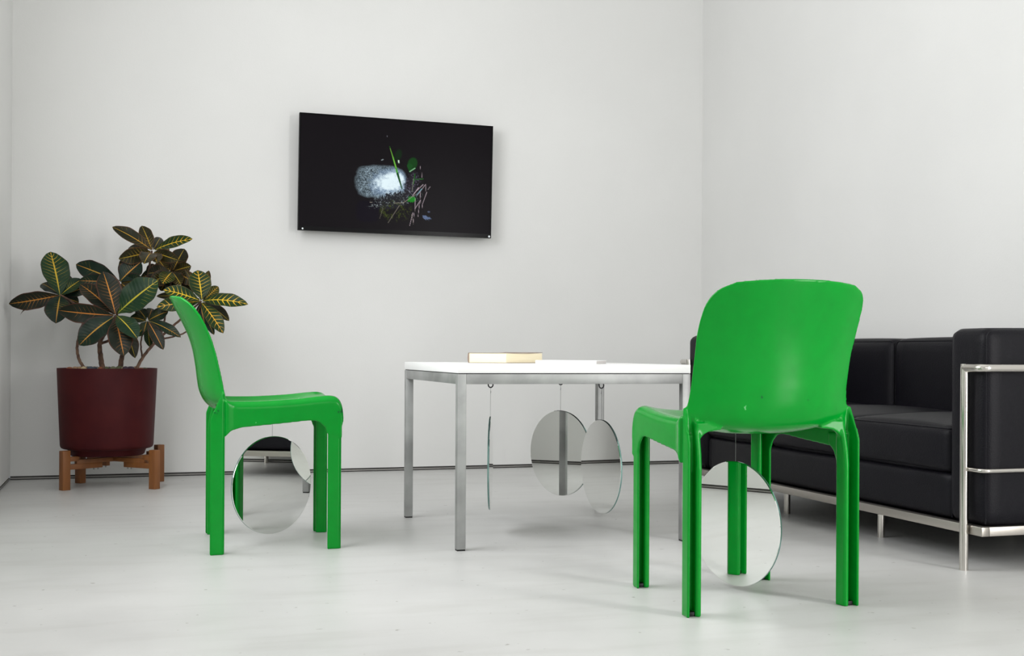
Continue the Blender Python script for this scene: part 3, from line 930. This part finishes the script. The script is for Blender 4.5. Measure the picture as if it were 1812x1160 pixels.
def leaf_mat(name, dark, light, vein, amount, edge, dens=13):
    """leaf blade: green body, coloured midrib and side veins laid out in the leaf's own UVs"""
    m = mat(name, rough=0.42, spec=0.2)
    nt, N, L, b = nodes(m)

    def mt(op, a, c=None, d=None):
        n_ = N.new('ShaderNodeMath'); n_.operation = op
        for i, x in enumerate((a, c, d)):
            if x is None: continue
            if isinstance(x, (int, float)): n_.inputs[i].default_value = x
            else: L.new(x, n_.inputs[i])
        return n_.outputs[0]
    uv = N.new('ShaderNodeUVMap'); uv.uv_map = 'UVMap'
    sep = N.new('ShaderNodeSeparateXYZ'); L.new(uv.outputs[0], sep.inputs[0])
    tcn = N.new('ShaderNodeTexCoord')
    nz = N.new('ShaderNodeTexNoise'); nz.inputs['Scale'].default_value = 28; nz.inputs['Detail'].default_value = 3
    L.new(tcn.outputs['Object'], nz.inputs['Vector'])
    nb = N.new('ShaderNodeTexNoise'); nb.inputs['Scale'].default_value = 11; nb.inputs['Detail'].default_value = 2
    L.new(tcn.outputs['Object'], nb.inputs['Vector'])
    au = mt('ABSOLUTE', mt('SUBTRACT', mt('MULTIPLY', sep.outputs[0], 2.0), 1.0))
    t = sep.outputs[1]
    mid_ = mt('LESS_THAN', au, mt('ADD', 0.034, mt('MULTIPLY', mt('SUBTRACT', 1, t), 0.04)))
    ph = mt('FRACT', mt('ADD', mt('MULTIPLY', mt('SUBTRACT', t, mt('MULTIPLY', au, 0.13)), dens), mt('MULTIPLY', nz.outputs['Fac'], 0.5)))
    dist = mt('ABSOLUTE', mt('SUBTRACT', ph, 0.5))
    wv = mt('MULTIPLY', mt('SUBTRACT', 1.02, au), mt('MULTIPLY', mt('SUBTRACT', nb.outputs['Fac'], 0.5 - amount), 0.42))
    side = mt('LESS_THAN', dist, wv)
    vv_ = mt('MAXIMUM', mid_, mt('MULTIPLY', side, 0.8))
    body = N.new('ShaderNodeMixRGB'); body.inputs[1].default_value = dark; body.inputs[2].default_value = light
    L.new(mt('MULTIPLY', mt('SUBTRACT', nb.outputs['Fac'], .3), 2.0), body.inputs[0])
    eg = N.new('ShaderNodeMixRGB'); eg.inputs[2].default_value = edge
    L.new(body.outputs[0], eg.inputs[1])
    L.new(mt('MULTIPLY', mt('GREATER_THAN', au, .9), .7), eg.inputs[0])
    vc = N.new('ShaderNodeMixRGB'); vc.inputs[1].default_value = vein[0]; vc.inputs[2].default_value = vein[1]
    oi = N.new('ShaderNodeObjectInfo'); L.new(mt('MULTIPLY', mt('ADD', oi.outputs['Random'], t), .6), vc.inputs[0])
    fin = N.new('ShaderNodeMixRGB'); L.new(vv_, fin.inputs[0]); L.new(eg.outputs[0], fin.inputs[1]); L.new(vc.outputs[0], fin.inputs[2])
    L.new(fin.outputs[0], b.inputs['Base Color'])
    bpn = N.new('ShaderNodeBump'); bpn.inputs['Strength'].default_value = .35; bpn.inputs['Distance'].default_value = .002
    L.new(dist, bpn.inputs['Height']); L.new(bpn.outputs[0], b.inputs['Normal'])
    return m


m_leaf = {
    'd': leaf_mat('dark bronze green leaf', srgb(12, 30, 22), srgb(24, 46, 28), (srgb(150, 136, 40), srgb(190, 130, 56)), .03, srgb(60, 36, 34)),
    'r': leaf_mat('red veined leaf', srgb(20, 28, 18), srgb(32, 34, 22), (srgb(186, 112, 52), srgb(192, 130, 50)), .04, srgb(84, 46, 32)),
    'g': leaf_mat('green leaf with yellow midrib', srgb(18, 44, 26), srgb(30, 60, 30), (srgb(160, 160, 50), srgb(206, 168, 50)), .05, srgb(40, 50, 34)),
    'y': leaf_mat('yellow veined leaf', srgb(18, 42, 16), srgb(32, 58, 20), (srgb(222, 190, 40), srgb(216, 160, 50)), .2, srgb(70, 66, 34), 9),
    'b': leaf_mat('brown gold leaf', srgb(28, 30, 14), srgb(46, 42, 20), (srgb(186, 130, 44), srgb(170, 146, 44)), .07, srgb(90, 54, 34), 10),
}


def crop_px(x, y):
    return x / 3.867, 380 + y / 3.867


def leaf(bx, by, txx, tyy, wid, kind, zb, dz, roll=0.0, bend=0.12):
    """leaf blade from its base to its tip (study coordinates), width in the same units; zb depth of base, dz how far the tip is nearer(-) or further(+)"""
    p0 = at(*crop_px(bx, by), zb); p1 = at(*crop_px(txx, tyy), zb + dz)
    ax = p1 - p0; Ln = ax.length; ax.normalize()
    view = (Vector((0, 0, HC)) - p0).normalized()
    nrm = view + Vector((0, 0, .35)); nrm = (nrm - ax * nrm.dot(ax)).normalized()
    nrm = (Matrix.Rotation(roll, 3, ax) @ nrm).normalized()
    sd = ax.cross(nrm)
    Wd = wid / 3.867 * zb / F
    nl, nw = 18, 8
    V = []; UV = []
    r_ = random.Random(int(bx * 7 + txx * 13 + tyy)); wob = r_.uniform(0, 6)
    base = Vector((PX, PY, PZ))
    for i in range(nl + 1):
        t = i / nl
        if t < .03: prof_ = .09
        else:
            s_ = (t - .03) / .97
            prof_ = .09 + (math.sin(math.pi * s_ ** 1.18)) ** .72 * (1 - .25 * s_ ** 5)
            if i == nl: prof_ = .012
        w_ = Wd / 2 * min(prof_, 1.0)
        cen = p0 + ax * (Ln * t) + nrm * (bend * Ln * 4 * t * (1 - t) * .5) 
        for j in range(nw + 1):
            u = j / nw * 2 - 1
            wave = .035 * Wd * math.sin(t * 15 + wob + (2 if u > 0 else 0)) * abs(u) ** 2 * math.sin(math.pi * t)
            V.append(cen + sd * (u * w_) + nrm * (.20 * w_ * abs(u) ** 1.3 + wave) - base); UV.append((j / nw, t))
    Fc = []
    for i in range(nl):
        for j in range(nw):
            a = i * (nw + 1) + j; Fc.append((a, a + 1, a + nw + 2, a + nw + 1))
    me = bpy.data.meshes.new('leaf'); me.from_pydata([tuple(v) for v in V], [], Fc)
    uvl = me.uv_layers.new(name='UVMap')
    for l_ in me.loops: uvl.data[l_.index].uv = UV[l_.vertex_index]
    me.polygons.foreach_set('use_smooth', [True] * len(me.polygons)); me.materials.append(m_leaf[kind])
    o = bpy.data.objects.new('leaf', me); C.objects.link(o); o.parent = plant
    return o


LEAVES = [
    # left cluster
    (410, 550, 345, 252, 185, 'g', 5.12, .06, .2, .1), (405, 550, 60, 608, 120, 'r', 5.12, -.06, -.5, .15), (412, 552, 382, 742, 165, 'd', 5.12, -.08, .1, .15),
    (408, 545, 286, 470, 105, 'd', 5.14, .05, .3, .1), (415, 548, 560, 440, 100, 'g', 5.13, .04, -.3, .1), (420, 552, 640, 478, 90, 'd', 5.16, .03, .2, .1),
    (400, 560, 138, 684, 60, 'b', 5.18, .08, .6, .2), (415, 556, 540, 600, 90, 'd', 5.17, .03, .2, .1), (410, 540, 470, 410, 100, 'd', 5.2, .1, .2, .1),
    # central cluster in front
    (790, 680, 706, 388, 165, 'r', 5.02, .02, .15, .1), (805, 672, 1082, 448, 210, 'g', 5.03, .02, -.15, .1), (785, 680, 548, 475, 150, 'r', 5.04, .03, .3, .12),
    (775, 686, 398, 652, 135, 'r', 5.0, -.07, -.5, .16), (775, 700, 542, 892, 175, 'd', 4.99, -.06, .2, .16), (792, 705, 848, 965, 160, 'r', 4.98, -.05, .0, .12),
    (800, 690, 940, 845, 135, 'g', 4.97, -.06, -.2, .14), (815, 700, 925, 980, 110, 'b', 5.03, .0, -.4, .12), (800, 665, 960, 600, 130, 'd', 5.08, .06, -.3, .1),
    (780, 665, 650, 600, 110, 'd', 5.08, .06, .2, .1), (795, 660, 850, 470, 120, 'd', 5.1, .08, .1, .1), (780, 690, 620, 720, 60, 'd', 5.06, .02, .4, .1),
    # upper middle, darker
    (815, 455, 520, 338, 130, 'd', 5.14, .02, -.25, .14), (820, 455, 965, 322, 160, 'd', 5.12, .03, -.2, .1), (815, 460, 540, 450, 100, 'd', 5.13, -.04, -.3, .12),
    (830, 465, 985, 445, 110, 'd', 5.14, -.03, .3, .1), (820, 470, 760, 560, 90, 'd', 5.11, -.05, .1, .1), (825, 450, 870, 300, 95, 'd', 5.2, .08, .3, .1),
    (835, 470, 930, 570, 110, 'b', 5.12, -.03, .1, .1),
    # crown
    (1035, 238, 768, 82, 100, 'b', 5.2, -.03, .25, .12), (1040, 240, 970, 74, 88, 'b', 5.22, .05, .1, .1), (1060, 240, 1318, 165, 95, 'y', 5.2, -.05, -.3, .12),
    (1050, 238, 1098, 155, 66, 'b', 5.26, .1, .1, .1), (1030, 250, 812, 300, 110, 'b', 5.18, -.07, -.5, .16), (1030, 258, 812, 340, 95, 'b', 5.2, -.04, -.3, .16),
    (1035, 262, 985, 335, 110, 'b', 5.16, -.12, .1, .18), (1055, 255, 1224, 312, 85, 'b', 5.18, -.06, .4, .16), (1045, 262, 1075, 330, 95, 'b', 5.17, -.1, -.1, .12),
    (1020, 250, 880, 225, 80, 'b', 5.24, .05, .3, .12), (1060, 235, 1160, 235, 70, 'b', 5.26, .08, .2, .1),
    # second crown a little right and lower
    (1185, 378, 1262, 232, 115, 'b', 5.26, .04, -.1, .12), (1195, 380, 1308, 350, 90, 'b', 5.24, -.02, .4, .14), (1170, 385, 1150, 285, 80, 'b', 5.3, .05, .2, .1),
    (1165, 380, 1075, 320, 95, 'b', 5.26, .04, .2, .12), (1175, 392, 1112, 470, 105, 'y', 5.2, -.06, .1, .14), (1160, 388, 1010, 400, 110, 'b', 5.22, -.03, -.2, .14),
    (1165, 395, 1030, 470, 105, 'b', 5.21, -.05, -.2, .14), (1185, 395, 1240, 480, 90, 'b', 5.22, -.05, .1, .14), (1190, 388, 1350, 470, 95, 'b', 5.23, -.03, .2, .14),
    (1170, 390, 960, 430, 90, 'd', 5.25, .0, .1, .14), (1180, 400, 1160, 520, 90, 'd', 5.25, -.03, .1, .14),
    (1130, 420, 1040, 440, 90, 'b', 5.27, -.02, .1, .12), (1140, 400, 1225, 440, 90, 'b', 5.28, -.02, .1, .12), (1100, 360, 1000, 400, 90, 'b', 5.28, -.02, .1, .12),
    (1150, 430, 1100, 520, 85, 'b', 5.27, -.02, .1, .12), (1230, 400, 1330, 530, 85, 'b', 5.26, -.03, .2, .12), (1080, 300, 1140, 380, 80, 'b', 5.28, -.02, .1, .12),
    (860, 480, 1000, 560, 110, 'd', 5.2, .0, .1, .12), (830, 500, 880, 620, 100, 'd', 5.2, .0, .1, .12), (930, 470, 1060, 520, 90, 'b', 5.22, .0, -.1, .12),
    # right cluster
    (1375, 585, 1265, 372, 50, 'b', 5.14, .06, .5, .1), (1382, 580, 1352, 378, 150, 'y', 5.1, .03, .1, .12), (1395, 585, 1428, 380, 75, 'b', 5.16, .06, -.5, .1),
    (1385, 588, 1698, 612, 100, 'y', 5.08, -.04, -.1, .22), (1365, 585, 1118, 512, 110, 'y', 5.08, -.05, .2, .12), (1368, 592, 1072, 630, 105, 'y', 5.1, -.06, -.1, .16),
    (1380, 600, 1528, 810, 105, 'y', 5.08, -.06, -.1, .12), (1390, 598, 1568, 725, 85, 'b', 5.12, -.02, -.3, .14), (1400, 580, 1494, 490, 70, 'y', 5.18, .06, .2, .14),
    (1370, 605, 1400, 740, 90, 'd', 5.14, .0, .2, .12), (1365, 575, 1070, 555, 70, 'b', 5.18, .03, .2, .1), (1375, 610, 1465, 820, 60, 'd', 5.16, .02, .3, .1),
    # small lower right cluster
    (1015, 722, 1152, 660, 95, 'd', 5.08, .0, -.2, .14), (1020, 725, 1238, 838, 80, 'd', 5.05, -.04, -.2, .14), (1015, 730, 1118, 922, 85, 'r', 5.03, -.04, .0, .14),
    (1005, 728, 985, 800, 70, 'd', 5.06, -.05, .1, .14), (1000, 715, 945, 645, 80, 'd', 5.1, .04, .2, .14), (1010, 735, 1028, 905, 60, 'g', 5.14, .03, .3, .14),
    (1000, 725, 890, 700, 80, 'd', 5.1, .0, .2, .14), (1015, 715, 1040, 640, 70, 'd', 5.14, .06, .1, .14), (1005, 735, 940, 830, 70, 'g', 5.1, .0, .1, .14),
]
for a in LEAVES: leaf(*a)


def stem(pts, r0, r1):
    P_ = [at(*crop_px(x, y), z) - Vector((PX, PY, PZ)) for (x, y, z) in pts]
    S_ = spline([tuple(p) for p in P_], len(P_) * 6)
    nn_ = len(S_)
    q = MB(); q.tube([Vector(p) + Vector((.0008 * math.sin(i * 2.3), 0, 0)) for i, p in enumerate(S_)], [r0 + (r1 - r0) * i / (nn_ - 1) for i in range(nn_)], n=10)
    q.build('stem', m_stem, plant)


stem([(575, 1045, 5.08), (540, 985, 5.09), (528, 900, 5.1), (550, 790, 5.11), (578, 690, 5.12), (500, 600, 5.13), (412, 548, 5.12)], .0068, .004)
stem([(705, 1070, 5.07), (690, 980, 5.07), (685, 870, 5.07), (740, 780, 5.05), (792, 690, 5.02)], .0125, .006)
stem([(690, 880, 5.075), (780, 832, 5.08), (800, 700, 5.10), (815, 460, 5.13)], .006, .004)
stem([(822, 1060, 5.1), (835, 970, 5.1), (865, 900, 5.12), (940, 700, 5.2), (1000, 470, 5.23), (1040, 245, 5.21)], .0115, .004)
stem([(925, 1070, 5.08), (980, 970, 5.09), (1060, 875, 5.11), (1160, 780, 5.13), (1260, 695, 5.14), (1378, 590, 5.11)], .0075, .004)
stem([(1085, 855, 5.12), (1110, 790, 5.13), (1140, 640, 5.18), (1180, 390, 5.24)], .005, .0035)
stem([(1125, 845, 5.125), (1200, 828, 5.13), (1290, 782, 5.13), (1380, 600, 5.12)], .004, .003)
stem([(640, 820, 5.1), (650, 700, 5.12), (690, 560, 5.14)], .003, .003)
stem([(600, 700, 5.12), (680, 790, 5.1), (700, 860, 5.08)], .003, .003)
stem([(975, 985, 5.1), (965, 860, 5.1), (1012, 728, 5.08)], .004, .003)
